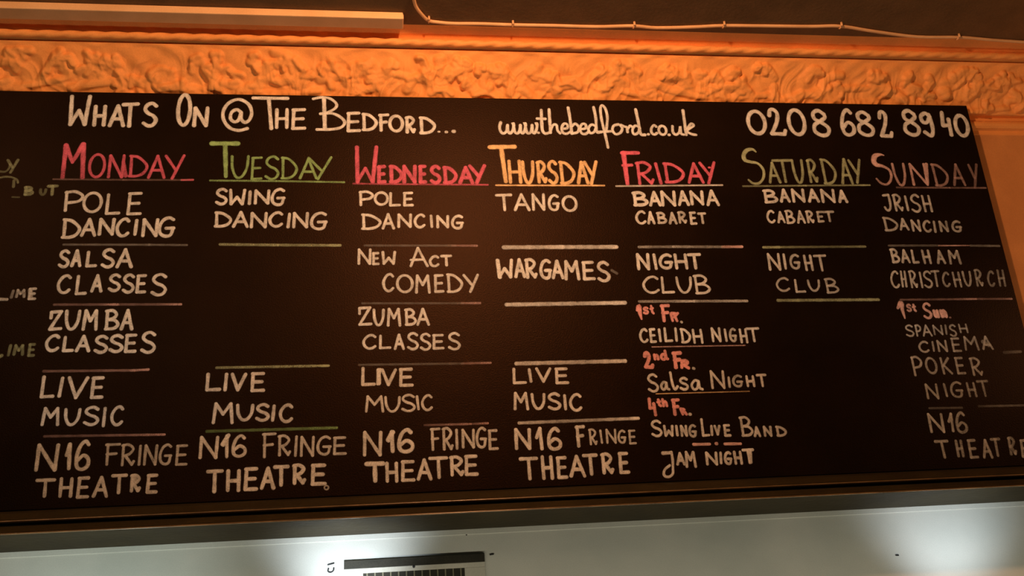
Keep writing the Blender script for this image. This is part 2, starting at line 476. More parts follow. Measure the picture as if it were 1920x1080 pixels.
# ---- handwriting: strokes laid on the board face
Lq, Cq = 'L', 'C'
G = {
    'A': [(Lq, [(0, 1), (.5, 0), (1, 1)]), (Lq, [(.2, .66), (.8, .66)])],
    'B': [(Lq, [(.08, .02), (.1, 1)]), (Cq, [(0, .03), (.5, 0), (.82, .2), (.6, .42), (.12, .5)]), (Cq, [(.12, .5), (.7, .52), (1, .75), (.7, .96), (.04, 1)])],
    'C': [(Cq, [(1, .13), (.75, 0), (.35, .1), (.03, .45), (.1, .8), (.4, 1), (.75, .98), (1, .84)])],
    'D': [(Lq, [(.06, 0), (.08, 1)]), (Cq, [(0, 0), (.45, .06), (.9, .36), (1, .6), (.78, .88), (.4, 1), (0, 1)])],
    'E': [(Lq, [(.1, .02), (.05, 1)]), (Lq, [(.05, .02), (.95, 0)]), (Lq, [(.08, .5), (.85, .48)]), (Lq, [(.04, 1), (1, .98)])],
    'F': [(Lq, [(.12, .02), (.14, 1)]), (Lq, [(0, .03), (1, 0)]), (Lq, [(.08, .5), (.8, .46)])],
    'G': [(Cq, [(.95, .1), (.65, 0), (.25, .14), (.02, .5), (.1, .85), (.45, 1), (.82, .92), (.95, .58)]), (Lq, [(.48, .57), (1, .56)])],
    'H': [(Lq, [(.04, 0), (.06, 1)]), (Lq, [(.94, 0), (.96, 1)]), (Lq, [(.05, .52), (.95, .5)])],
    'I': [(Lq, [(.5, 0), (.5, 1)])],
    'J': [(Lq, [(0, .04), (.85, 0)]), (Cq, [(.85, 0), (.95, .4), (.9, .8), (.55, 1), (.2, .95), (0, .8)])],
    'K': [(Lq, [(.06, 0), (.1, 1)]), (Lq, [(.9, 0), (.12, .55)]), (Lq, [(.3, .5), (1, 1)])],
    'L': [(Lq, [(.08, 0), (.04, 1)]), (Lq, [(.04, 1), (1, .97)])],
    'M': [(Lq, [(0, 1), (.1, 0)]), (Lq, [(.1, 0), (.5, .55), (.9, 0)]), (Lq, [(.9, 0), (1, 1)])],
    'N': [(Lq, [(0, 1), (.03, 0)]), (Lq, [(.03, 0), (.95, 1)]), (Lq, [(.95, 1), (1, 0)])],
    'O': [('O', [])],
    'P': [(Lq, [(.04, .02), (.06, 1)]), (Cq, [(0, .04), (.55, 0), (1, .22), (.8, .5), (.08, .6)])],
    'R': [(Lq, [(.08, .02), (.08, 1)]), (Cq, [(0, .04), (.5, 0), (.9, .2), (.6, .46), (.1, .56)]), (Lq, [(.3, .56), (.86, .98)]), (Lq, [(.86, .98), (1, .82)])],
    'S': [(Cq, [(.95, .12), (.62, 0), (.2, .08), (.06, .28), (.35, .45), (.75, .55), (1, .74), (.8, .95), (.4, 1), (0, .88)])],
    'T': [(Lq, [(0, .03), (1, 0)]), (Lq, [(.5, .02), (.52, 1)])],
    'U': [(Cq, [(0, 0), (.05, .55), (.3, .97), (.65, .95), (.93, .55), (1, 0)])],
    'V': [(Lq, [(0, 0), (.45, 1)]), (Lq, [(.45, 1), (1, 0)])],
    'W': [(Lq, [(0, 0), (.07, 1)]), (Lq, [(.07, 1), (.48, .5), (.87, 1)]), (Lq, [(.87, 1), (1, 0)])],
    'Y': [(Lq, [(0, .02), (.56, .6)]), (Lq, [(1, 0), (.42, 1)])],
    'Z': [(Lq, [(.06, .36), (.06, .04)]), (Lq, [(.06, .04), (.92, 0)]), (Lq, [(.92, 0), (.06, 1)]), (Lq, [(.06, 1), (1, .96)])],
    '0': [('O', [])],
    '1': [(Lq, [(0, .45), (.7, 0)]), (Lq, [(.7, 0), (.85, 1)])],
    '2': [(Cq, [(.05, .24), (.15, .03), (.4, 0), (.62, .16), (.5, .5), (.02, .98)]), (Lq, [(.02, .98), (.9, 1)]), (Lq, [(.9, 1), (1, .86)])],
    '4': [(Lq, [(.05, 0), (.02, .58)]), (Lq, [(.02, .58), (.85, .56)]), (Lq, [(.8, .3), (.95, 1)])],
    '6': [(Cq, [(.88, .12), (.62, 0), (.25, .16), (.02, .55), (.1, .9), (.5, 1), (.92, .88), (.95, .64), (.55, .5), (.12, .68)])],
    '8': [(Cq, [(.82, .14), (.48, 0), (.14, .1), (.16, .33), (.55, .47), (.95, .7), (.85, .94), (.45, 1), (.05, .84), (.1, .58), (.5, .43), (.84, .28), (.82, .14)])],
    '9': [(Cq, [(.85, .15), (.5, 0), (.05, .14), (.15, .38), (.55, .4), (.88, .15)]), (Cq, [(.82, .06), (.98, .5), (.95, .85), (.7, 1), (.2, .84)])],
    'a': [(Cq, [(.72, .12), (.4, 0), (.05, .5), (.22, .98), (.55, .8), (.72, .12)]), (Cq, [(.72, .08), (.76, .8), (1, .96)])],
    'l': [(Cq, [(.05, 0), (.18, .65), (.5, 1), (1, .82)])],
    's': [(Cq, [(.95, .12), (.62, 0), (.2, .08), (.06, .28), (.35, .45), (.75, .55), (1, .74), (.8, .95), (.4, 1), (0, .88)])],
    'n': [(Lq, [(0, .05), (.06, 1)]), (Cq, [(.06, .5), (.5, .05), (.9, .3), (1, 1)])],
    'd': [(Cq, [(.7, .45), (.3, .4), (.0, .7), (.2, 1), (.55, .95), (.72, .6)]), (Lq, [(.7, 0), (.78, .9)]), (Lq, [(.78, .9), (1, .95)])],
    't': [(Lq, [(.35, 0), (.55, .8)]), (Lq, [(.55, .8), (1, 1)]), (Lq, [(0, .4), (.9, .3)])],
    'h': [(Lq, [(0, 0), (.1, 1)]), (Cq, [(.1, .6), (.5, .3), (.9, .5), (1, 1)])],
    'u': [(Cq, [(0, 0), (.08, .7), (.4, 1), (.8, .7), (.9, 0)]), (Lq, [(.9, 0), (1, 1)])],
    'c': [(Cq, [(1, .15), (.6, 0), (.1, .4), (.12, .85), (.55, 1), (1, .85)])],
    'o': [('O', [])],
    '.': [(Lq, [(.45, .5), (.55, .5)])],
}
CROPS = {
    'A': (100, 165, 4.8), 'B': (480, 165, 4.8), 'C': (920, 180, 4.8), 'D': (1380, 185, 4.174), 'E': (100, 260, 6.857), 'F': (380, 255, 6.857),
    'G': (650, 255, 6.857), 'H': (900, 255, 6.857), 'I': (1140, 260, 6.857), 'J': (1380, 260, 6.857), 'K': (1620, 260, 6.857), 'L': (90, 340, 6.857),
    'M': (390, 340, 6.857), 'N': (650, 340, 6.857), 'O': (910, 340, 6.857), 'P': (1160, 340, 6.857), 'Q': (1410, 340, 6.857), 'R': (1640, 350, 6.857),
    'S': (90, 450, 6.857), 'T': (650, 450, 6.857), 'U': (910, 450, 6.857), 'V': (1170, 450, 6.857), 'W': (1410, 450, 6.857), 'X': (1640, 450, 6.857),
    'Y': (70, 560, 6.857), 'Z': (650, 560, 6.857), 'a': (1170, 560, 6.857), 'b': (1170, 650, 6.857), 'c': (1190, 740, 6.4), 'd': (1660, 560, 7.385),
    'e': (1680, 660, 8.0), 'f': (1700, 750, 8.309), 'g': (60, 680, 6.857), 'h': (360, 680, 6.857), 'i': (650, 670, 6.857), 'j': (930, 660, 6.857),
    'k': (40, 800, 6.0), 'l': (350, 790, 6.0), 'm': (660, 780, 6.4), 'n': (940, 770, 6.857), 'o': (0, 280, 10.8), 'p': (0, 530, 7.2),
}
_layer = [0]


class Hand:
    """collects chalk strokes of one piece of writing into one mesh"""

    def __init__(self):
        self.v = []; self.f = []; self.d = []

    def ribbon(self, pts, width, dens):
        """pts: picture points in order; width in picture pixels (number or list); dens 0..1 (number or list)"""
        P = [on_depth(p[0], p[1], 0.0) for p in pts]
        P = [np.array((p[0], p[2])) for p in P]
        n0 = len(P)
        seg = [np.linalg.norm(P[i + 1] - P[i]) for i in range(n0 - 1)]
        tot = sum(seg)
        if tot < 1e-5:
            return
        cum = [0]
        for s in seg:
            cum.append(cum[-1] + s)
        mid = pts[n0 // 2]
        a = on_depth(mid[0], mid[1]); b = on_depth(mid[0] + 4, mid[1]); c = on_depth(mid[0], mid[1] + 4)
        sc = 0.5 * (np.linalg.norm(b - a) + np.linalg.norm(c - a)) / 4.0
        W = [(width if np.isscalar(width) else np.interp(cum[i] / tot, np.linspace(0, 1, len(width)), width)) * sc for i in range(n0)]
        hw0, hw1 = W[0] / 2, W[-1] / 2
        # resample, extended by round ends
        step = 0.0028
        n = max(4, int((tot + hw0 + hw1) / step))
        ss = list(np.linspace(-hw0, tot + hw1, n))
        ss = sorted(set(ss + [-hw0 * q for q in (0.92, 0.75, 0.5, 0.2)] + [tot + hw1 * q for q in (0.92, 0.75, 0.5, 0.2)]))
        cx = [p[0] for p in P]; cz = [p[1] for p in P]
        d0 = (P[1] - P[0]) / max(1e-9, seg[0]); d1 = (P[-1] - P[-2]) / max(1e-9, seg[-1])
        ctr = []
        for s in ss:
            if s < 0:
                ctr.append(P[0] + d0 * s)
            elif s > tot:
                ctr.append(P[-1] + d1 * (s - tot))
            else:
                ctr.append(np.array((np.interp(s, cum, cx), np.interp(s, cum, cz))))
        _layer[0] += 1
        lift = 0.00025 + 0.0000009 * _layer[0]
        base = len(self.v)
        prof = ((-1.12, 0.0, 0.0), (-0.74, 0.85, 0.0003), (0.0, 1.0, 0.0005), (0.74, 0.85, 0.0003), (1.12, 0.0, 0.0))
        ph = random.random() * 6.28
        for i, s in enumerate(ss):
            t = ctr[min(i + 1, len(ctr) - 1)] - ctr[max(i - 1, 0)]
            t = t / max(1e-9, np.linalg.norm(t))
            nrm = np.array((-t[1], t[0]))
            hw = np.interp(min(max(s, 0), tot), cum, W) / 2
            k = 1.0
            if s < 0:
                k = math.sqrt(max(0.0, 1 - (s / hw0) ** 2))
            elif s > tot:
                k = math.sqrt(max(0.0, 1 - ((s - tot) / hw1) ** 2))
            q = min(max(s / tot, 0), 1)
            de = dens if np.isscalar(dens) else np.interp(q, np.linspace(0, 1, len(dens)), dens)
            wob = 1 + 0.05 * math.sin(s * 160 + ph) + 0.04 * math.sin(s * 71 + 2 * ph)
            for (pp, dd, hh) in prof:
                p = ctr[i] + nrm * pp * hw * k * wob
                self.v.append((p[0], -lift - hh * k, p[1])); self.d.append(dd * de * (0.35 + 0.65 * k))
        m = len(prof)
        for i in range(len(ss) - 1):
            for j in range(m - 1):
                self.f.append((base + i * m + j, base + (i + 1) * m + j, base + (i + 1) * m + j + 1, base + i * m + j + 1))

    def stroke(self, crop, pts, width, dens=0.9, smooth=False, closed=False):
        ox, oy, k = CROPS[crop] if isinstance(crop, str) else crop
        p = catmull(pts, 8, closed) if smooth else pts
        p = [(ox + q[0] / k, oy + q[1] / k) for q in p]
        ww = width / k if np.isscalar(width) else [x / k for x in width]
        if smooth or len(p) == 2:
            self.ribbon(p, ww, dens)
        else:
            for i in range(len(p) - 1):
                self.ribbon([p[i], p[i + 1]], ww, dens)

    def glyph(self, ch, crop, bx, width, dens):
        ox, oy, k = CROPS[crop]
        x0, y0, x1, y1 = ox + bx[0] / k, oy + bx[1] / k, ox + bx[2] / k, oy + bx[3] / k
        wpx = width / k
        i = wpx * 0.46
        x0 += i; x1 -= i; y0 += i; y1 -= i
        if x1 < x0:
            x0 = x1 = (x0 + x1) / 2
        if y1 < y0:
            y0 = y1 = (y0 + y1) / 2
        h = y1 - y0
        s = ((x0 + x1) / 2 - 650.0) / ((y0 + y1) / 2 + 4300.0) * h     # uprights lean with the perspective
        if ch == 'I':
            s = math.copysign(min(max(abs(s), x1 - x0), x1 - x0), s if abs(s) > 0.02 * h else -1)
        s = math.copysign(min(abs(s), 0.33 * (x1 - x0) if ch != 'I' else abs(s)), s)
        if s > 0:
            l_, r_ = ch in 'HNMUEFLPRBDKWVYZJ1', ch in 'HNMALEKRZ1'
        else:
            l_, r_ = ch in 'HNAMLEFPRBDKZ1', ch in 'HNMUEFTVWYZ1'
        xa = x0 + abs(s) * (0.5 if l_ or ch == 'I' else 0.12); xb = x1 - abs(s) * (0.5 if r_ or ch == 'I' else 0.12)
        mp = lambda u, v: (xa + u * (xb - xa) + s * (v - 0.5), y0 + v * h)
        for kind, pts in G[ch]:
            if kind == 'O':
                ph = random.uniform(-0.4, 0.4)
                q = [mp(.5 + .5 * math.sin(a), .5 - .5 * math.cos(a)) for a in [ph + 2 * math.pi * t / 20 for t in range(21)]]
                self.ribbon(catmull(q, 3), wpx, dens)
            elif kind == 'C':
                self.ribbon(catmull([mp(*p) for p in pts], 8), wpx, dens)
            else:
                q = [mp(*p) for p in pts]
                if len(q) == 2 and abs(q[0][0] - q[1][0]) + abs(q[0][1] - q[1][1]) < 0.3:
                    q[1] = (q[1][0] + 0.4, q[1][1])
                for a, b in zip(q[:-1], q[1:]):
                    self.ribbon([a, b], wpx, dens)

    def word(self, text, crop, width, dens, boxes):
        for n, (ch, b) in enumerate(zip(text, boxes)):
            de = dens if np.isscalar(dens) else float(np.interp(n / max(1, len(text) - 1), np.linspace(0, 1, len(dens)), dens))
            self.glyph(ch, crop, b, width, de)
        return self

    def put(self, name, mat, parent, label=None):
        o = link(name, self.v, self.f, mat, parent, attr=self.d)
        if label:
            o['label'] = label
        return o


def writing(name, mat, label, words, parent=board):
    h = Hand()
    for wd in words:
        h.word(*wd)
    return h, (lambda: h.put(name, mat, parent, label))


def rule(crop, pts, width, dens, mat=C_WHITE, parent=board, name='divider_line', label=None):
    h = Hand()
    h.stroke(crop, pts, width, dens)
    return h.put(name, mat, parent, label)


# title line
h = Hand()
h.word('WHATS', 'A', 36, .95, [(135, 60, 347, 345), (345, 150, 490, 350), (490, 145, 655, 355), (605, 128, 778, 360), (800, 122, 945, 358)])
h.word('ON', 'A', 36, .95, [(1105, 45, 1250, 352), (1250, 165, 1405, 355)])
h.stroke('A', [(1685, 215), (1650, 195), (1605, 220), (1595, 275), (1630, 305), (1670, 285), (1690, 215), (1692, 280), (1725, 310), (1765, 285), (1785, 220), (1755, 145), (1670, 103),
               (1580, 135), (1530, 210), (1535, 290), (1590, 360), (1670, 382), (1745, 365)], 32, .92, True)
h.stroke('B', [(-25, 90), (285, 94)], 32, .95); h.stroke('B', [(115, 92), (138, 365)], 34, .95)
h.word('HE', 'B', 32, .95, [(165, 180, 300, 370), (312, 180, 455, 380)])
h.stroke('B', [(612, 95), (620, 370)], 36, .95)
h.stroke('B', [(515, 98), (590, 84), (665, 95), (722, 140), (715, 180), (650, 218), (580, 232)], 26, .92, True)
h.stroke('B', [(580, 232), (680, 228), (760, 262), (798, 310), (765, 355), (680, 372), (548, 374)], 28, .92, True)
h.word('EDFORD', 'B', 30, .93, [(810, 212, 945, 400), (950, 222, 1095, 390), (1100, 228, 1200, 395), (1190, 238, 1332, 402), (1338, 250, 1440, 412), (1465, 255, 1620, 418)])
for x, y, ww in ((1645, 394, 20), (1712, 396, 26), (1778, 391, 34)):
    h.stroke('B', [(x - 3, y), (x + 5, y)], ww, .75)
h.put('title_lettering', C_WHITE, board, 'white chalk title lettering across the top left')

# web address, joined-up hand
h = Hand(); cw = 27
for x0, x1 in ((80, 208), (208, 314), (314, 418)):
    d = x1 - x0
    P = lambda u, v: (x0 + u * d, 238 + v * 100)
    h.stroke('C', [P(.08, 0) if x0 == 80 else P(-.02, .1), P(.0, .45), P(.12, .9), P(.32, .98), P(.5, .75), P(.56, .25)], cw, .95, True)
    h.stroke('C', [P(.56, .25), P(.6, .8), P(.76, .98), P(.93, .7), P(1.0, .2), P(.9, .04), P(.98, .22)], cw, .95, True)
h.stroke('C', [(428, 331), (433, 331)], 24, .9)
h.stroke('C', [(455, 128), (459, 230), (466, 310), (492, 338), (528, 330)], 28, .97, True); h.stroke('C', [(418, 204), (492, 206)], 26, .97)
h.stroke('C', [(525, 122), (538, 330)], 28, .97); h.stroke('C', [(540, 310), (562, 262), (592, 262), (602, 310), (625, 336)], 24, .95, True)
h.stroke('C', [(640, 298), (690, 288), (688, 256), (660, 250), (640, 285), (648, 328), (682, 340), (718, 322)], 25, .95, True)
h.stroke('C', [(697, 106), (716, 220), (730, 338)], 28, .97, True); h.stroke('C', [(728, 275), (762, 250), (792, 282), (782, 325), (735, 338)], 25, .95, True)
h.stroke('C', [(805, 300), (855, 290), (852, 256), (822, 254), (805, 290), (818, 334), (852, 342), (882, 322)], 25, .95, True)
h.stroke('C', [(948, 272), (908, 258), (880, 292), (893, 332), (928, 326), (950, 285)], 25, .95, True); h.stroke('C', [(926, 102), (946, 200), (954, 320), (992, 324)], 27, .97, True)
h.stroke('C', [(965, 324), (1082, 318)], 25, .92)
h.stroke('C', [(1040, 318), (1050, 200), (1034, 120), (1004, 84), (988, 110), (994, 190), (1012, 275), (1036, 370), (1056, 464)], 25, .92, True)
h.stroke('C', [(1150, 256), (1108, 268), (1096, 308), (1125, 344), (1168, 330), (1184, 290), (1165, 260), (1205, 276), (1224, 282), (1232, 325)], 25, .93, True)
h.stroke('C', [(1232, 300), (1254, 268), (1276, 282)], 24, .9, True)
h.stroke('C', [(1338, 280), (1300, 268), (1276, 306), (1290, 344), (1325, 332), (1342, 290)], 25, .93, True); h.stroke('C', [(1304, 122), (1330, 240), (1350, 340), (1388, 350)], 28, .95, True)
h.stroke('C', [(1416, 345), (1421, 345)], 26, .9)
h.word('co', 'C', 25, .93, [(1428, 252, 1506, 358), (1500, 258, 1592, 360)])
h.stroke('C', [(1603, 350), (1608, 350)], 26, .9)
h.stroke('C', [(1636, 272), (1640, 325), (1668, 348), (1698, 325), (1706, 272), (1712, 335), (1738, 348)], 25, .93, True)
h.stroke('C', [(1730, 130), (1760, 348)], 28, .95); h.stroke('C', [(1760, 312), (1800, 252), (1826, 268), (1765, 312), (1805, 342), (1848, 350)], 25, .93, True)
h.put('web_address', C_WHITE, board, 'white joined-up chalk web address at top centre')

h = Hand()
h.word('0208', 'D', 31, .93, [(78, 85, 243, 288), (245, 72, 392, 292), (395, 75, 553, 295), (582, 80, 740, 302)])
h.word('682', 'D', 30, .93, [(808, 75, 935, 298), (932, 92, 1085, 300), (1108, 90, 1225, 308)])
h.word('8940', 'D', 31, .93, [(1292, 80, 1443, 298), (1435, 100, 1552, 305), (1600, 95, 1695, 298), (1700, 118, 1830, 305)])
h.put('phone_number', C_WHITE, board, 'white chalk telephone number at top right')


def heading(words, mat, label, under, umat=None, extra=None):
    h = Hand()
    for wd in words:
        h.word(*wd)
    if extra:
        for a in extra:
            h.stroke(*a)
    o = h.put('day_heading', mat, board, label)
    u = Hand(); u.stroke(*under)
    uo = u.put('underline', umat or mat, o, None)
    return o


heading([('ONDAY', 'E', 40, .72, [(445, 185, 680, 512), (690, 200, 930, 512), (955, 205, 1225, 500), (1205, 205, 1455, 520), (1420, 200, 1700, 530)])], C_RED,
        'red chalk heading for Monday', ('E', [(0, 522), (900, 530), (1640, 532), (1800, 530)], 26, [.17, .13]), C_PALEPINK,
        [('E', [(165, 85), (118, 500)], [62, 62, 50], [1, .9, .5]), ('E', [(165, 85), (245, 305)], [64, 42], [1, .75]), ('E', [(385, 75), (245, 305)], [74, 42], [1, .75]), ('E', [(388, 75), (375, 500)], [66, 56], [1, .6]),
         ('E', [(900, 300), (930, 480)], 50, .6), ('E', [(1650, 532), (1795, 530)], 28, .6)])
heading([('UESDAY', 'F', 36, .75, [(355, 245, 605, 552), (610, 262, 778, 570), (795, 248, 990, 570), (1000, 265, 1225, 560), (1235, 280, 1480, 560), (1345, 260, 1668, 570)])], C_GREEN,
        'green chalk heading for Tuesday', ('F', [(95, 573), (950, 580), (1820, 595)], 27, [.55, .65]), None,
        [('F', [(115, 97), (455, 98)], 60, .95), ('F', [(290, 100), (298, 520)], [64, 50], .9)])
heading([('EDNESDAY', 'G', 50, .85, [(385, 370, 512, 615), (540, 370, 728, 612), (712, 368, 905, 615), (918, 368, 1035, 617), (1065, 368, 1218, 625), (1230, 383, 1428, 622), (1430, 383, 1640, 625), (1560, 360, 1800, 625)])], C_RED,
        'red chalk heading for Wednesday', ('G', [(85, 613), (900, 622), (1815, 628)], 25, [.35, .6]), None,
        [('G', [(132, 145), (140, 590)], 54, .8), ('G', [(140, 590), (240, 415), (330, 590)], 42, .75), ('G', [(382, 145), (335, 590)], 54, .85)])
heading([('HURSDAY', 'H', 45, .97, [(345, 303, 550, 617), (525, 313, 708, 622), (712, 313, 872, 615), (862, 305, 1008, 627), (1005, 318, 1228, 627), (1230, 318, 1408, 624), (1322, 312, 1528, 632)])], C_YELLOW,
        'yellow chalk heading for Thursday', ('H', [(205, 634), (1598, 638)], 24, .9), None,
        [('H', [(125, 144), (445, 138)], 58, 1.0), ('H', [(272, 150), (332, 585)], [62, 52], 1.0), ('H', [(840, 560), (850, 560)], 36, 1.0)])
heading([('RIDAY', 'I', 42, .85, [(342, 288, 605, 597), (592, 303, 700, 592), (698, 303, 988, 577), (1003, 303, 1243, 582), (1160, 290, 1405, 592)])], C_RED,
        'red chalk heading for Friday', ('I', [(105, 611), (1470, 598)], 24, [.65, .6, .8]), C_WHITE,
        [('I', [(180, 185), (385, 183)], 52, .95), ('I', [(198, 185), (250, 580)], [64, 54], .98), ('I', [(190, 345), (305, 340)], 42, .9), ('I', [(1298, 372), (1308, 372)], 30, .9)])
heading([('AURDAY', 'J', 36, .55, [(395, 295, 585, 578), (700, 262, 885, 582), (893, 258, 1070, 572), (1068, 253, 1295, 592), (1322, 248, 1515, 592), (1428, 258, 1635, 582)])], C_PALEGREEN,
        'pale green chalk heading for Saturday', ('J', [(90, 612), (900, 604), (1720, 598)], 24, [.35, .32, .6]), None,
        [('J', [(255, 170), (210, 138), (140, 150), (98, 210), (115, 275), (190, 300), (280, 320), (350, 400), (352, 500), (300, 570), (220, 575), (160, 530)], [20, 48, 56, 52, 44, 36, 34, 36, 36, 34, 34, 26], [.6, .8, .85, .8, .65, .6], True),
         ('J', [(470, 282), (705, 280)], 36, .6), ('J', [(590, 290), (640, 555)], 36, .5)])
heading([('UNDAY', 'K', 34, [.6, .68, .42, .34, .26], [(345, 310, 555, 612), (565, 313, 842, 607), (848, 318, 1090, 617), (1112, 318, 1315, 612), (1325, 318, 1485, 642)])], C_PALEPINK,
        'pale pink chalk heading for Sunday, fading to the right', ('K', [(420, 628), (1100, 632), (1565, 634)], 24, [.14, .2, .3]), None,
        [('K', [(255, 215), (205, 205), (140, 225), (125, 290), (160, 335), (240, 355), (320, 400), (350, 470), (335, 550), (285, 590), (215, 570), (160, 515)], [14, 50, 66, 64, 50, 36, 34, 34, 34, 32, 30, 26], [.8, .95, .95, .8, .6, .55, .5], True),
         ('K', [(800, 330), (812, 570)], 46, .65)])

E_ = []


def entry(label, words, mat=C_WHITE, extra=None, name='event_entry'):
    h = Hand()
    for wd in words:
        h.word(*wd)
    for a in (extra or []):
        h.stroke(*a)
    return h.put(name, mat, board, label)


# ---- Monday
entry('chalk entry POLE DANCING under Monday', [
    ('POLE', 'L', 42, .85, [(190, 115, 462, 395), (440, 130, 708, 412), (725, 155, 942, 435), (1000, 135, 1225, 440)]),
    ('DANCING', 'L', 46, .88, [(165, 473, 430, 742), (412, 468, 632, 715), (638, 468, 872, 702), (865, 463, 1055, 722), (1097, 483, 1163, 702), (1198, 473, 1432, 720), (1408, 448, 1640, 727)])])
entry('chalk entry SALSA CLASSES under Monday', [
    ('SALSA', 'S', 46, .85, [(132, 118, 287, 367), (285, 118, 442, 352), (475, 138, 640, 357), (683, 103, 868, 368), (868, 103, 1102, 367)]),
    ('CLASSES', 'S', 44, .82, [(110, 438, 302, 697), (340, 448, 512, 712), (543, 438, 712, 678), (773, 428, 943, 672), (953, 428, 1122, 692), (1118, 438, 1278, 692), (1322, 423, 1537, 727)])])
entry('chalk entry ZUMBA CLASSES under Monday', [
    ('ZUMBA', 'Y', 46, .85, [(130, 145, 345, 415), (345, 140, 568, 412), (568, 135, 797, 415), (850, 133, 1065, 412), (1058, 130, 1247, 412)]),
    ('CLASSES', 'Y', 46, .82, [(95, 453, 292, 688), (312, 478, 480, 692), (482, 463, 692, 692), (728, 463, 918, 712), (918, 453, 1115, 702), (1108, 448, 1292, 702), (1328, 413, 1533, 712)])])
entry('chalk entry LIVE MUSIC under Monday', [
    ('LIVE', 'g', 48, .88, [(93, 163, 305, 462), (328, 178, 417, 452), (445, 173, 738, 472), (738, 173, 942, 470)]),
    ('MUSIC', 'g', 44, .78, [(110, 568, 372, 817), (405, 583, 638, 817), (660, 553, 873, 817), (897, 568, 962, 832), (1003, 548, 1182, 817)])])
entry('chalk entry N16 FRINGE THEATRE under Monday', [
    ('N16', 'k', 46, .78, [(145, 188, 437, 508), (478, 178, 582, 492), (598, 143, 790, 502)]),
    ('FRINGE', 'k', 34, .55, [(925, 183, 1122, 442), (1108, 188, 1287, 447), (1308, 203, 1357, 442), (1368, 198, 1542, 440), (1543, 188, 1702, 437), (1723, 198, 1882, 442)]),
    ('THEATRE', 'k', 42, .72, [(148, 580, 392, 802), (408, 568, 597, 802), (608, 558, 782, 812), (793, 553, 988, 802), (1003, 528, 1200, 762), (1212, 528, 1352, 742), (1393, 528, 1547, 757)])],
    extra=[('k', [(1275, 570), (1275, 620)], 60, .6)])
rule('S', [(200, 60), (1300, 62), (1785, 66)], 30, .16)
rule('S', [(80, 832), (900, 830), (1710, 828)], 34, [.20, .16, .22, .55], C_PALEPINK)
rule('Y', [(80, 934), (1250, 922)], 36, [.20, .22, .30], C_PALEPINK)
rule('Y', [(1200, 925), (1430, 912)], 34, [.3, .62], C_PALEPINK)
rule('g', [(160, 948), (1705, 925)], 34, [.16, .2, .26, .5], C_PALEPINK)
# ---- Tuesday
entry('chalk entry SWING DANCING under Tuesday', [
    ('SWING', 'M', 42, .85, [(93, 83, 258, 312), (268, 95, 492, 312), (512, 115, 562, 307), (588, 103, 803, 302), (803, 83, 998, 322)]),
    ('DANCING', 'M', 42, .82, [(75, 385, 312, 597), (308, 380, 528, 602), (538, 393, 768, 607), (773, 383, 967, 597), (1010, 403, 1068, 607), (1083, 393, 1298, 607), (1308, 388, 1538, 632)])])
entry('chalk entry LIVE MUSIC under Tuesday', [
    ('LIVE', 'h', 48, .8, [(163, 128, 382, 372), (403, 128, 467, 372), (493, 128, 712, 372), (743, 118, 947, 382)]),
    ('MUSIC', 'h', 46, .74, [(253, 508, 547, 792), (563, 528, 803, 757), (813, 518, 1003, 762), (1015, 538, 1078, 762), (1113, 523, 1302, 777)])])
entry('chalk entry N16 FRINGE THEATRE under Tuesday, with a small dot', [
    ('N16', 'l', 40, .82, [(133, 163, 367, 427), (388, 145, 488, 417), (503, 143, 682, 412)]),
    ('FRINGE', 'l', 34, .65, [(840, 125, 1012, 417), (1018, 148, 1178, 397), (1207, 158, 1252, 402), (1273, 163, 1442, 402), (1458, 158, 1632, 387), (1640, 168, 1802, 382)]),
    ('THEATRE', 'l', 46, .92, [(213, 538, 417, 812), (433, 538, 618, 797), (633, 513, 812, 787), (823, 508, 1002, 772), (968, 488, 1158, 737), (1183, 473, 1347, 717), (1388, 473, 1578, 727)]),
    ('o', 'l', 20, .55, [(1540, 715, 1605, 778)])], extra=[('l', [(470, 160), (405, 258)], 52, .95)])
rule('M', [(155, 812), (900, 820), (1700, 824)], 38, [.42, .36, .4, .6], C_PALEGREEN)
rule('h', [(315, 66), (1755, 40)], 36, [.35, .4, .45, .62], C_PALEGREEN)
rule('h', [(190, 884), (1860, 838)], 40, [.25, .32, .35, .5], C_GREEN)
# ---- Wednesday
entry('chalk entry POLE DANCING under Wednesday', [
    ('POLE', 'N', 37, .92, [(155, 118, 348, 322), (348, 128, 543, 317), (538, 138, 697, 327), (718, 133, 863, 327)]),
    ('DANCING', 'N', 38, .92, [(185, 413, 448, 627), (448, 408, 622, 622), (648, 413, 843, 602), (858, 413, 1012, 607), (1067, 428, 1113, 602), (1148, 433, 1322, 607), (1338, 428, 1507, 622)])])
entry('chalk entry NEW ACT COMEDY under Wednesday', [
    ('NEW', 'T', 37, .85, [(138, 108, 322, 322), (323, 153, 423, 327), (448, 140, 637, 322)]),
    ('CT', 'T', 37, .85, [(1053, 193, 1192, 352), (1203, 188, 1357, 342)]),
    ('COMEDY', 'T', 38, .82, [(453, 423, 612, 672), (633, 438, 862, 687), (873, 443, 1082, 692), (1113, 438, 1257, 682), (1278, 428, 1497, 682), (1488, 433, 1707, 682)])],
    extra=[('T', [(825, 335), (915, 105)], 36, .88), ('T', [(915, 105), (1038, 335)], 36, .88), ('T', [(825, 258), (985, 252)], 34, .85)])
entry('chalk entry ZUMBA CLASSES under Wednesday', [
    ('ZUMBA', 'Z', 38, .9, [(138, 98, 332, 352), (333, 128, 492, 357), (512, 118, 702, 362), (738, 123, 903, 352), (893, 118, 1072, 352)]),
    ('CLASSES', 'Z', 37, .85, [(198, 453, 383, 657), (408, 463, 573, 652), (603, 448, 748, 662), (773, 428, 928, 667), (938, 438, 1088, 672), (1093, 453, 1258, 657), (1298, 428, 1467, 667)])])
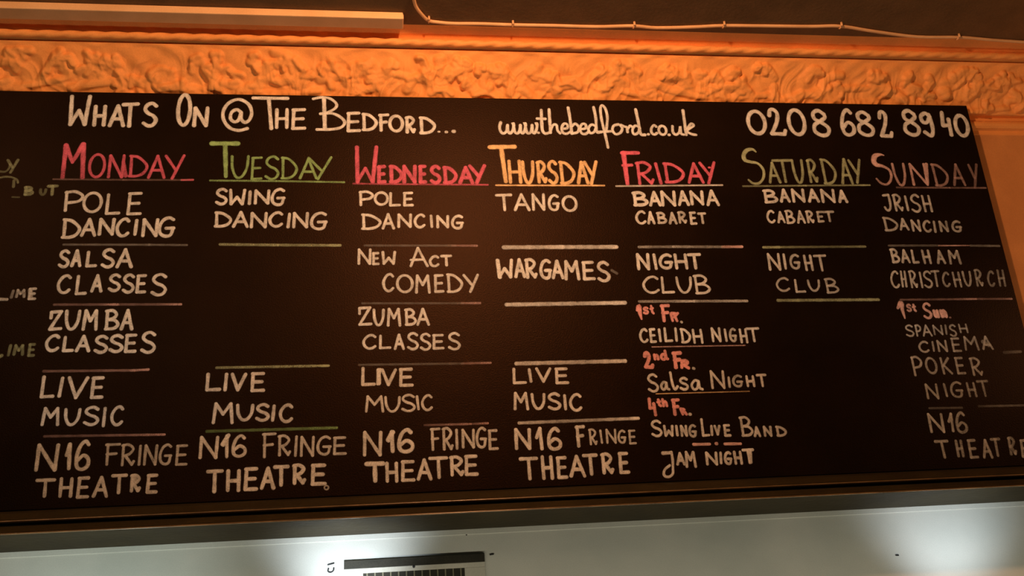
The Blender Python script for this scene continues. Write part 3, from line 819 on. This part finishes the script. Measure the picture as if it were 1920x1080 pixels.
entry('chalk entry LIVE MUSIC under Wednesday', [
    ('LIVE', 'i', 44, .92, [(178, 123, 373, 372), (378, 138, 448, 362), (438, 143, 648, 372), (663, 133, 862, 382)]),
    ('MUSIC', 'i', 36, .85, [(233, 488, 483, 712), (483, 498, 697, 712), (698, 468, 888, 707), (887, 488, 940, 682), (953, 473, 1107, 692)])],
    extra=[('i', [(408, 165), (415, 335)], 56, .95)])
entry('chalk entry N16 FRINGE THEATRE under Wednesday', [
    ('N', 'm', 44, .82, [(128, 178, 367, 487)]), ('16', 'm', 50, .96, [(413, 168, 520, 447), (538, 143, 752, 452)]),
    ('FRINGE', 'm', 36, .78, [(933, 138, 1067, 422), (1073, 133, 1222, 417), (1237, 153, 1278, 407), (1308, 153, 1482, 392), (1478, 128, 1622, 392), (1623, 158, 1762, 412)]),
    ('T', 'm', 56, .98, [(148, 545, 400, 802)]),
    ('HEATRE', 'm', 44, .95, [(393, 548, 562, 802), (578, 528, 762, 792), (773, 508, 967, 777), (918, 483, 1158, 757), (1163, 473, 1352, 727), (1338, 463, 1522, 722)])],
    extra=[('m', [(490, 195), (432, 288)], 56, .98)])
rule('N', [(230, 826), (1400, 828)], 30, .13)
rule('N', [(1350, 828), (1675, 829)], 30, [.15, .42], C_PALEPINK)
rule('T', [(200, 815), (1500, 814)], 28, .12)
rule('T', [(1480, 813), (1715, 812)], 32, [.2, .5], C_PALEPINK)
rule('Z', [(160, 852), (1500, 835)], 30, .13)
rule('Z', [(1480, 835), (1850, 826)], 32, [.16, .45], C_PALEPINK)
rule('i', [(1000, 874), (1600, 858), (1815, 848)], 30, [.14, .32, .42], C_PALEPINK)
# ---- Thursday
entry('chalk entry TANGO under Thursday', [('TANGO', 'O', 38, .93, [(128, 158, 352, 387), (358, 153, 582, 387), (588, 153, 778, 382), (798, 163, 957, 387), (978, 178, 1187, 397)])])
entry('chalk entry WARGAMES under Thursday', [('WARGAMES', 'U', [44][0], [1, 1, 1, .95, .93, .92, .88, .82], [(133, 240, 363, 497), (363, 233, 525, 492), (498, 233, 675, 502), (688, 243, 858, 512), (843, 253, 1017, 507), (998, 258, 1222, 522), (1228, 268, 1420, 522), (1428, 268, 1607, 547)])],
      extra=[('U', [(158, 265), (188, 480)], 50, 1.0), ('U', [(1625, 392), (1690, 430)], 40, .14)])
entry('chalk entry LIVE MUSIC under Thursday', [
    ('LIVE', 'j', 40, .92, [(198, 203, 398, 417), (408, 208, 468, 397), (503, 198, 718, 397), (743, 198, 942, 417)]),
    ('MUSIC', 'j', 40, .92, [(213, 513, 427, 752), (443, 528, 643, 747), (658, 518, 838, 752), (862, 543, 913, 752), (933, 528, 1107, 767)])])
entry('chalk entry N16 FRINGE THEATRE under Thursday', [
    ('N16', 'n', 48, .95, [(158, 223, 395, 507), (423, 208, 555, 512), (578, 208, 782, 517)]),
    ('F', 'n', 46, .85, [(940, 185, 1088, 477)]),
    ('RINGE', 'n', 32, .68, [(1113, 228, 1242, 447), (1257, 243, 1308, 427), (1333, 233, 1490, 427), (1488, 243, 1607, 427), (1622, 243, 1742, 437)]),
    ('THEATRE', 'n', 48, .93, [(228, 592, 482, 897), (498, 573, 683, 892), (693, 583, 863, 882), (863, 568, 1092, 862), (1043, 550, 1252, 837), (1268, 538, 1457, 822), (1488, 528, 1658, 817)])])
rule('O', [(235, 850), (1000, 846), (1685, 845)], 54, [.62, .66, .6, .95])
rule('U', [(272, 832), (1795, 808)], 52, [.66, .58, .6, .95])
rule('j', [(260, 150), (1660, 117)], 52, [.72, .62, .5, .95])
rule('j', [(295, 914), (1830, 853)], 42, [.72, .42, .45, 1.0])
# ---- Friday
entry('chalk entry BANANA CABARET under Friday', [
    ('B', 'P', 44, 1.0, [(163, 128, 383, 327)]),
    ('ANANA', 'P', 41, .93, [(378, 123, 553, 327), (528, 118, 748, 327), (748, 116, 917, 320), (903, 116, 1107, 312), (1113, 106, 1302, 322)]),
    ('CABARET', 'P', 35, [.88, .85, .7, .62, .6, .82, .7], [(208, 373, 353, 557), (358, 383, 473, 557), (478, 393, 623, 552), (633, 393, 757, 557), (748, 383, 883, 547), (898, 388, 1012, 562), (1013, 398, 1132, 552)])])
entry('chalk entry NIGHT CLUB under Friday', [
    ('NIGHT', 'V', 42, [.95, .9, .85, .82, .85], [(148, 168, 343, 392), (363, 173, 433, 387), (438, 173, 633, 382), (628, 173, 833, 382), (813, 168, 1002, 382)]),
    ('CLUB', 'V', 35, .78, [(228, 458, 453, 692), (458, 468, 657, 692), (658, 468, 883, 692), (878, 443, 1112, 702)])])
entry('pink chalk note for the first Friday', [('s', 'a', 34, .9, [(238, 100, 322, 207)]), ('t', 'a', 34, .9, [(325, 80, 390, 205)]),
      ('F', 'a', 46, .95, [(458, 68, 603, 305)])], C_PINK,
      [('a', [(170, 150), (192, 95), (205, 190), (225, 262)], [38, 62, 52, 30], .95, True), ('a', [(610, 195), (660, 195)], 50, .9), ('a', [(600, 205), (625, 285)], 36, .9), ('a', [(650, 215), (680, 285)], 40, .9), ('a', [(690, 188), (640, 240)], 36, .85)], 'note_lettering')
for a_ in (('a', [(735, 300), (742, 304)], 34, .5), ('b', [(890, 280), (900, 282)], 40, .55), ('c', [(660, 236), (668, 236)], 40, .7)):
    h = Hand(); h.stroke(*a_); h.put('full_stop', C_WHITE, board, None)
entry('chalk word CEILIDH under Friday', [
    ('CEILIDH', 'a', 35, .82, [(188, 378, 312, 572), (313, 378, 423, 572), (433, 383, 485, 562), (498, 368, 633, 562), (643, 368, 693, 557), (713, 378, 863, 577), (863, 388, 1027, 582)])])
entry('chalk word NIGHT beside CEILIDH under Friday', [
    ('NIGHT', 'a', 34, [.8, .75, .55, .75, .75], [(1108, 368, 1258, 562), (1278, 383, 1333, 557), (1343, 373, 1452, 562), (1468, 383, 1603, 577), (1568, 368, 1752, 562)])])
entry('pink chalk note for the second Friday', [('2', 'b', 50, .95, [(243, 58, 385, 288)]), ('n', 'b', 40, .95, [(372, 85, 455, 180)]), ('d', 'b', 40, .95, [(455, 38, 575, 182)]), ('F', 'b', 52, .95, [(608, 58, 758, 292)])], C_PINK,
      [('b', [(745, 190), (790, 185), (815, 205), (780, 235), (745, 240)], 52, .9, True), ('b', [(742, 195), (742, 270)], 40, .95), ('b', [(770, 240), (830, 275)], 44, .92)], 'note_lettering')
entry('chalk entry Salsa Night under Friday', [
    ('Salsa', 'b', 36, [.8, .72, .85, .88, .85], [(293, 343, 447, 592), (455, 440, 592, 570), (583, 318, 700, 567), (703, 388, 833, 567), (843, 418, 1020, 570)]),
    ('NIGHT', 'b', 35, [.72, .6, .5, .8, .75], [(1093, 303, 1312, 547), (1328, 383, 1373, 532), (1383, 358, 1532, 527), (1553, 368, 1693, 522), (1698, 348, 1842, 522)])])
entry('pink chalk note for the fourth Friday', [('4', 'c', 42, .95, [(158, 33, 265, 262)]), ('t', 'c', 36, .92, [(258, 45, 325, 152)]), ('h', 'c', 38, .92, [(318, 42, 400, 152)]), ('F', 'c', 44, .95, [(433, 43, 553, 257)])], C_PINK,
      [('c', [(550, 170), (575, 235)], 36, .9), ('c', [(560, 170), (598, 178), (570, 205)], 34, .9, True), ('c', [(590, 200), (620, 235)], 40, .9)], 'note_lettering')
entry('chalk entry SWING LIVE BAND under Friday', [
    ('SWING', 'c', 34, [.88, .88, .8, .75, .6], [(188, 300, 333, 512), (338, 363, 473, 507), (483, 363, 528, 502), (538, 363, 642, 507), (638, 353, 748, 517)]),
    ('LIVE', 'c', 34, [.82, .8, .75, .82], [(778, 283, 907, 507), (903, 363, 943, 497), (943, 363, 1037, 492), (1053, 353, 1162, 507)]),
    ('BAND', 'c', 34, [.68, .7, .65, .58], [(1243, 258, 1422, 507), (1418, 378, 1518, 512), (1533, 373, 1657, 507), (1683, 373, 1827, 507)])])
h = Hand(); h.stroke('c', [(705, 598), (898, 594)], 36, .9); h.stroke('c', [(976, 588), (984, 588)], 42, .7); h.stroke('c', [(1080, 592), (1270, 590)], 36, .9)
h.put('dash_dot_dash', C_PALEPINK, board, 'pink chalk dashes and dot below the Friday band line')
entry('chalk word JAM under Friday', [('AM', 'c', 36, .8, [(488, 688, 613, 852), (588, 675, 748, 880)])],
      extra=[('c', [(338, 703), (428, 697)], 46, .85), ('c', [(440, 690), (455, 790), (458, 880), (455, 950), (415, 985), (365, 980), (348, 945), (365, 895), (420, 850)], 34, .82, True)])
entry('chalk word NIGHT beside JAM under Friday', [('NIGHT', 'c', 36, [.85, .8, .78, .82, .9], [(838, 683, 1007, 852), (1013, 683, 1053, 837), (1063, 678, 1173, 847), (1173, 673, 1303, 842), (1288, 645, 1445, 832)])],
      extra=[('c', [(1385, 680), (1392, 810)], 44, .85)])
rule('P', [(260, 846), (700, 842), (1350, 844)], 36, [.42, .26, .25])
rule('P', [(1330, 844), (1585, 842)], 36, [.4, .85], C_PALEPINK)
rule('V', [(195, 792), (900, 788), (1580, 785)], 36, [.32, .34, .62])
rule('a', [(360, 622), (1555, 602)], 17, [.55, .4], C_PALEPINK)
rule('b', [(412, 608), (1610, 575)], 15, [.7, .6, .4], C_YELLOW)
# ---- Saturday
entry('chalk entry BANANA CABARET under Saturday', [
    ('BANANA', 'Q', 39, .8, [(128, 103, 333, 287), (343, 93, 497, 277), (493, 93, 693, 277), (703, 93, 873, 277), (868, 98, 1083, 282), (1093, 108, 1237, 282)]),
    ('CABARET', 'Q', 32, [.78, .75, .75, .72, .7, .55, .55], [(178, 368, 297, 542), (313, 383, 433, 542), (413, 368, 553, 552), (563, 373, 693, 547), (678, 373, 808, 542), (818, 380, 933, 532), (908, 378, 1067, 527)])])
entry('chalk entry NIGHT CLUB under Saturday', [
    ('NIGHT', 'W', 35, [.7, .7, .5, .6, .6], [(183, 168, 383, 397), (388, 173, 448, 382), (473, 178, 623, 382), (648, 188, 798, 402), (793, 186, 972, 408)]),
    ('CLUB', 'W', 31, [.5, .62, .5, .45], [(298, 478, 483, 667), (528, 503, 697, 682), (703, 508, 883, 667), (918, 488, 1117, 692)])])
rule('W', [(145, 96), (350, 94)], 34, [.65, .5], C_PALEGREEN)
rule('W', [(340, 94), (1455, 86)], 30, [.35, .26, .22, .4], C_PALEGREEN)
rule('W', [(330, 778), (1625, 768)], 38, [.4, .38, .45, .6], C_PALEGREEN)
# ---- Sunday
entry('chalk entry IRISH DANCING under Sunday', [
    ('JRISH', 'R', 32, .6, [(90, 92, 218, 322), (213, 93, 378, 322), (373, 113, 443, 317), (453, 93, 593, 337), (588, 108, 753, 332)]),
    ('DANCING', 'R', 33, [.5, .55, .62, .5, .48, .42, .45], [(93, 388, 303, 577), (303, 403, 448, 567), (453, 423, 603, 582), (608, 428, 728, 592), (743, 438, 795, 597), (813, 438, 958, 587), (978, 433, 1122, 592)])])
entry('chalk entry BALHAM CHRISTCHURCH under Sunday', [
    ('BALHAM', 'X', 34, [.7, .62, .55, .52, .5, .45], [(183, 108, 323, 302), (323, 118, 463, 302), (453, 123, 578, 307), (588, 123, 738, 312), (778, 128, 918, 312), (923, 128, 1118, 317)]),
    ('CHRISTCHURCH', 'X', 29, [.6, .6, .55, .55, .45, .4, .4, .42, .25, .28], [(193, 393, 318, 622), (318, 393, 423, 612), (423, 388, 563, 622), (563, 408, 625, 622), (618, 393, 743, 622), (723, 388, 848, 607), (858, 408, 968, 607), (983, 408, 1128, 612), (1113, 398, 1253, 602), (1265, 373, 1405, 602), (1438, 393, 1543, 602), (1560, 380, 1692, 602)])])
entry('pale pink chalk note for the first Sunday', [('s', 'd', 32, .75, [(285, 70, 365, 187)]), ('t', 'd', 34, .75, [(362, 70, 430, 187)]), ('S', 'd', 38, .8, [(508, 52, 645, 287)]), ('u', 'd', 44, .85, [(655, 150, 748, 272)]), ('n', 'd', 50, .9, [(748, 145, 858, 270)])], C_PALEPINK,
      [('d', [(170, 130), (212, 60), (232, 150), (268, 270)], [40, 70, 50, 26], .75, True), ('d', [(800, 170), (800, 245)], 50, .85), ('d', [(890, 262), (900, 262)], 26, .35)], 'note_lettering')
entry('faint chalk entry SPANISH CINEMA under Sunday', [
    ('SPANISH', 'd', 28, [.5, .5, .5, .4, .38, .4, .38], [(268, 358, 398, 532), (398, 358, 503, 527), (498, 358, 655, 527), (643, 363, 808, 507), (815, 358, 858, 502), (878, 353, 988, 532), (998, 348, 1155, 480)]),
    ('CINEMA', 'd', 32, [.48, .42, .45, .45, .38, .42], [(448, 583, 605, 752), (635, 588, 685, 737), (698, 573, 873, 742), (888, 538, 1063, 742), (1058, 518, 1305, 722), (1315, 513, 1500, 712)])],
    extra=[('d', [(1350, 600), (1430, 640)], 60, .28)])
entry('faint chalk entry POKER NIGHT under Sunday', [
    ('POKER', 'e', 38, [.52, .45, .45, .42, .45], [(208, 60, 408, 367), (428, 75, 623, 337), (638, 78, 855, 340), (858, 73, 1055, 340), (1083, 78, 1315, 362)]),
    ('NIGHT', 'e', 38, [.45, .42, .42, .38, .32], [(418, 473, 658, 712), (698, 468, 780, 678), (798, 438, 1010, 692), (1038, 453, 1225, 680), (1212, 420, 1410, 675)])])
entry('faint chalk entry N16 THEATRE under Sunday, running to the frame edge', [
    ('N16', 'f', 46, [.62, .55, .42], [(305, 205, 610, 517), (620, 198, 752, 505), (745, 178, 948, 527)]),
    ('THEATRE', 'f', 46, [.48, .42, .42, .48, .38, .35, .45], [(438, 620, 682, 915), (738, 618, 905, 897), (923, 608, 1128, 917), (1153, 608, 1350, 915), (1305, 588, 1482, 888), (1555, 570, 1725, 865), (1748, 610, 1905, 902)])])
rule('X', [(180, 74), (820, 72)], 28, [.16, .12])
rule('X', [(820, 74), (1215, 72)], [20, 44, 44, 16], [.3, .62, .62, .3], C_PALEPINK)
rule('X', [(1230, 74), (1600, 78)], 28, [.14, .22])
rule('X', [(330, 770), (1300, 760), (1760, 758)], 26, [.25, .15, .2, .55], C_PALEPINK)
rule('d', [(1640, 748), (1870, 734)], 40, [.08, .24])
rule('f', [(350, 130), (860, 122)], 34, .13)
rule('f', [(1120, 100), (1880, 84)], 34, [.08, .22, .14])
# ---- left end of the board, cut by the frame
entry('faint chalk lettering at the left end of the board', [
    ('Y', 'o', 58, .32, [(115, 190, 395, 500)]), ('B', 'o', 70, .34, [(470, 740, 700, 950)]), ('U', 'o', 60, .16, [(790, 790, 960, 950)]), ('T', 'o', 66, .4, [(940, 715, 1190, 950)])], C_PALEGREEN,
    [('o', [(-40, 590), (100, 560), (240, 570), (345, 620), (365, 680)], 46, .28, True), ('o', [(285, 640), (275, 760)], 60, .28), ('o', [(250, 970), (390, 975)], 40, .14), ('o', [(-20, 450), (110, 455), (190, 380), (200, 300)], 46, .2, True)])
entry('faint chalk word LIME at the left end, upper', [('IME', 'p', 40, [.25, .38, .6], [(135, 95, 200, 220), (205, 85, 355, 210), (370, 65, 505, 240)])], C_WHITE,
      [('p', [(-40, 225), (95, 228)], 46, .5), ('p', [(410, 100), (420, 205)], 60, .35)])
entry('faint chalk word LIME at the left end, lower', [('IME', 'p', 42, .28, [(95, 830, 165, 1000), (170, 830, 340, 990), (365, 815, 490, 1005)])], C_PALEGREEN, [('p', [(-40, 1020), (25, 985)], 50, .35)])

# ------------------------------------------------------------------ trunking under the ceiling, top left
x_end = float(on_depth(757, 42, -0.26)[0])
zt = Z_CE
yf = float(on_height(600, 18, Z_CE)[1])             # front face
z_bot = zpx(31, yf, 600)                           # underside
yb = float(on_height(600, 51, z_bot)[1])           # back edge against the cove
trunk = thing('trunking', 'long square-ended cream trunking fixed under the ceiling above the cornice', 'trunking', (-1.0, yf, z_bot))
bm = bmesh.new(); box(bm, XL, x_end, yf, yb, z_bot, zt - 0.001, 0.004)
bm_link('casing', bm, M_TRUNK, trunk)
bm = bmesh.new(); box(bm, x_end - 0.004, x_end + 0.0015, yf + 0.006, yb - 0.006, z_bot + 0.005, zt - 0.006, 0.001)
bm_link('end_cap', bm, M_TRUNK, trunk)

# ------------------------------------------------------------------ cable clipped along the ceiling edge
cab = thing('cable', 'thin painted cable looping from the ceiling and clipped along the cornice edge', 'cable', (1.0, -0.2, Z_CE))
zc = Z_CE - 0.0072
pp = [(774, -12), (779, 10), (790, 26), (803, 38), (820, 41.5), (850, 44), (900, 44.5), (960, 46.5), (1040, 48), (1120, 50), (1187, 48.5), (1230, 52), (1300, 50.5), (1355, 48), (1430, 48.5),
      (1520, 49.5), (1575, 49), (1640, 59), (1720, 69), (1800, 70), (1860, 75), (1920, 79), (2020, 86)]
cp = catmull([on_height(a, b, zc) for a, b in pp], 5)
bm = bmesh.new(); tube(bm, cp, 0.0062)
bm_link('sheath', bm, M_CABLE, cab, True)
for a, b in ((804, 38), (961, 46), (1188, 48), (1356, 47.5), (1575, 49), (1795, 70)):
    p = on_height(a, b, zc)
    bm = bmesh.new()
    arc = [(p[0], p[1] + 0.0105 * math.cos(t), zc + 0.001 - 0.0090 * math.sin(t)) for t in np.linspace(-0.15, math.pi + 0.15, 9)]
    tube(bm, arc, 0.0030, 6)
    tube(bm, [(p[0], p[1] - 0.013, zc - 0.008), (p[0], p[1] - 0.013, Z_CE - 0.0002)], 0.0045, 8)
    bm_link('clip', bm, M_CABLE, cab, True)

# ------------------------------------------------------------------ wall vent on the lower wall
tl = on_depth(645, 1052, 0.0); tr = on_depth(908, 1037, 0.0)
x0, x1 = float(tl[0]), float(tr[0])
zt = 0.5 * (float(tl[2]) + float(tr[2])); zm = 0.5 * (float(on_depth(645, 1070)[2]) + float(on_depth(908, 1051)[2]))
vent = thing('wall_vent', 'white framed vent grille with a dark strip on top, low on the pale wall', 'vent', (0.5 * (x0 + x1), 0.0, zt - 0.36))
gx0, gx1 = float(on_depth(681, 1078)[0]), float(on_depth(871, 1065)[0]); gz = float(on_depth(871, 1064.5)[2])
gb = zt - 0.32; vb = zt - 0.36
bm = bmesh.new()
box(bm, x0, x1, -0.005, 0.0, gz, zm, 0.001); box(bm, x0, x1, -0.005, 0.0, vb, gb, 0.001)
box(bm, x0, gx0, -0.005, 0.0, gb, gz, 0.001); box(bm, gx1, x1, -0.005, 0.0, gb, gz, 0.001)
bm_link('frame', bm, M_GWHITE, vent)
bm = bmesh.new(); box(bm, x0, x1, -0.005, 0.0, zm, zt, 0.001)
bm_link('header_strip', bm, M_GDARK, vent)
bm = bmesh.new(); box(bm, gx0, gx1, -0.003, 0.0, gb, gz)
bm_link('backing', bm, M_GDARK, vent)
for k in range(13):
    xx = gx0 + (gx1 - gx0) * (k + 0.5) / 13
    bm = bmesh.new(); box(bm, xx - 0.0022, xx + 0.0022, -0.0048, -0.003, gb, gz, 0.0006)
    bm_link('slat', bm, M_SLAT, vent)
sp = on_depth(776, 1062, -0.013)
bm = bmesh.new()
bmesh.ops.create_uvsphere(bm, u_segments=10, v_segments=6, radius=0.0045)
for v in bm.verts:
    v.co = Vector((sp[0] + v.co.x, -0.005 + v.co.y * 0.4, sp[2] + v.co.z))
bm_link('screw', bm, M_INK, vent)

# small marks on the pale wall: figures written sideways beside the vent, and specks
def ink(name, strokes, wpx, parent):
    h = Hand()
    for s in strokes:
        h.ribbon(s, wpx, 1.0)
    return link(name, h.v, h.f, M_INK, parent)


ink('figures', [[(615, 1059), (626, 1056)], catmull([(616, 1066), (615, 1071), (620, 1073), (625, 1070), (626, 1065)], 5)], 2.6, WLOW)
for s in ([(874.5, 999), (874.5, 1003)], [(919, 1040), (925, 1039)], [(1874, 941), (1882, 940)], [(1680, 1041), (1684, 1041)]):
    ink('speck', [s], 2.6, WLOW)
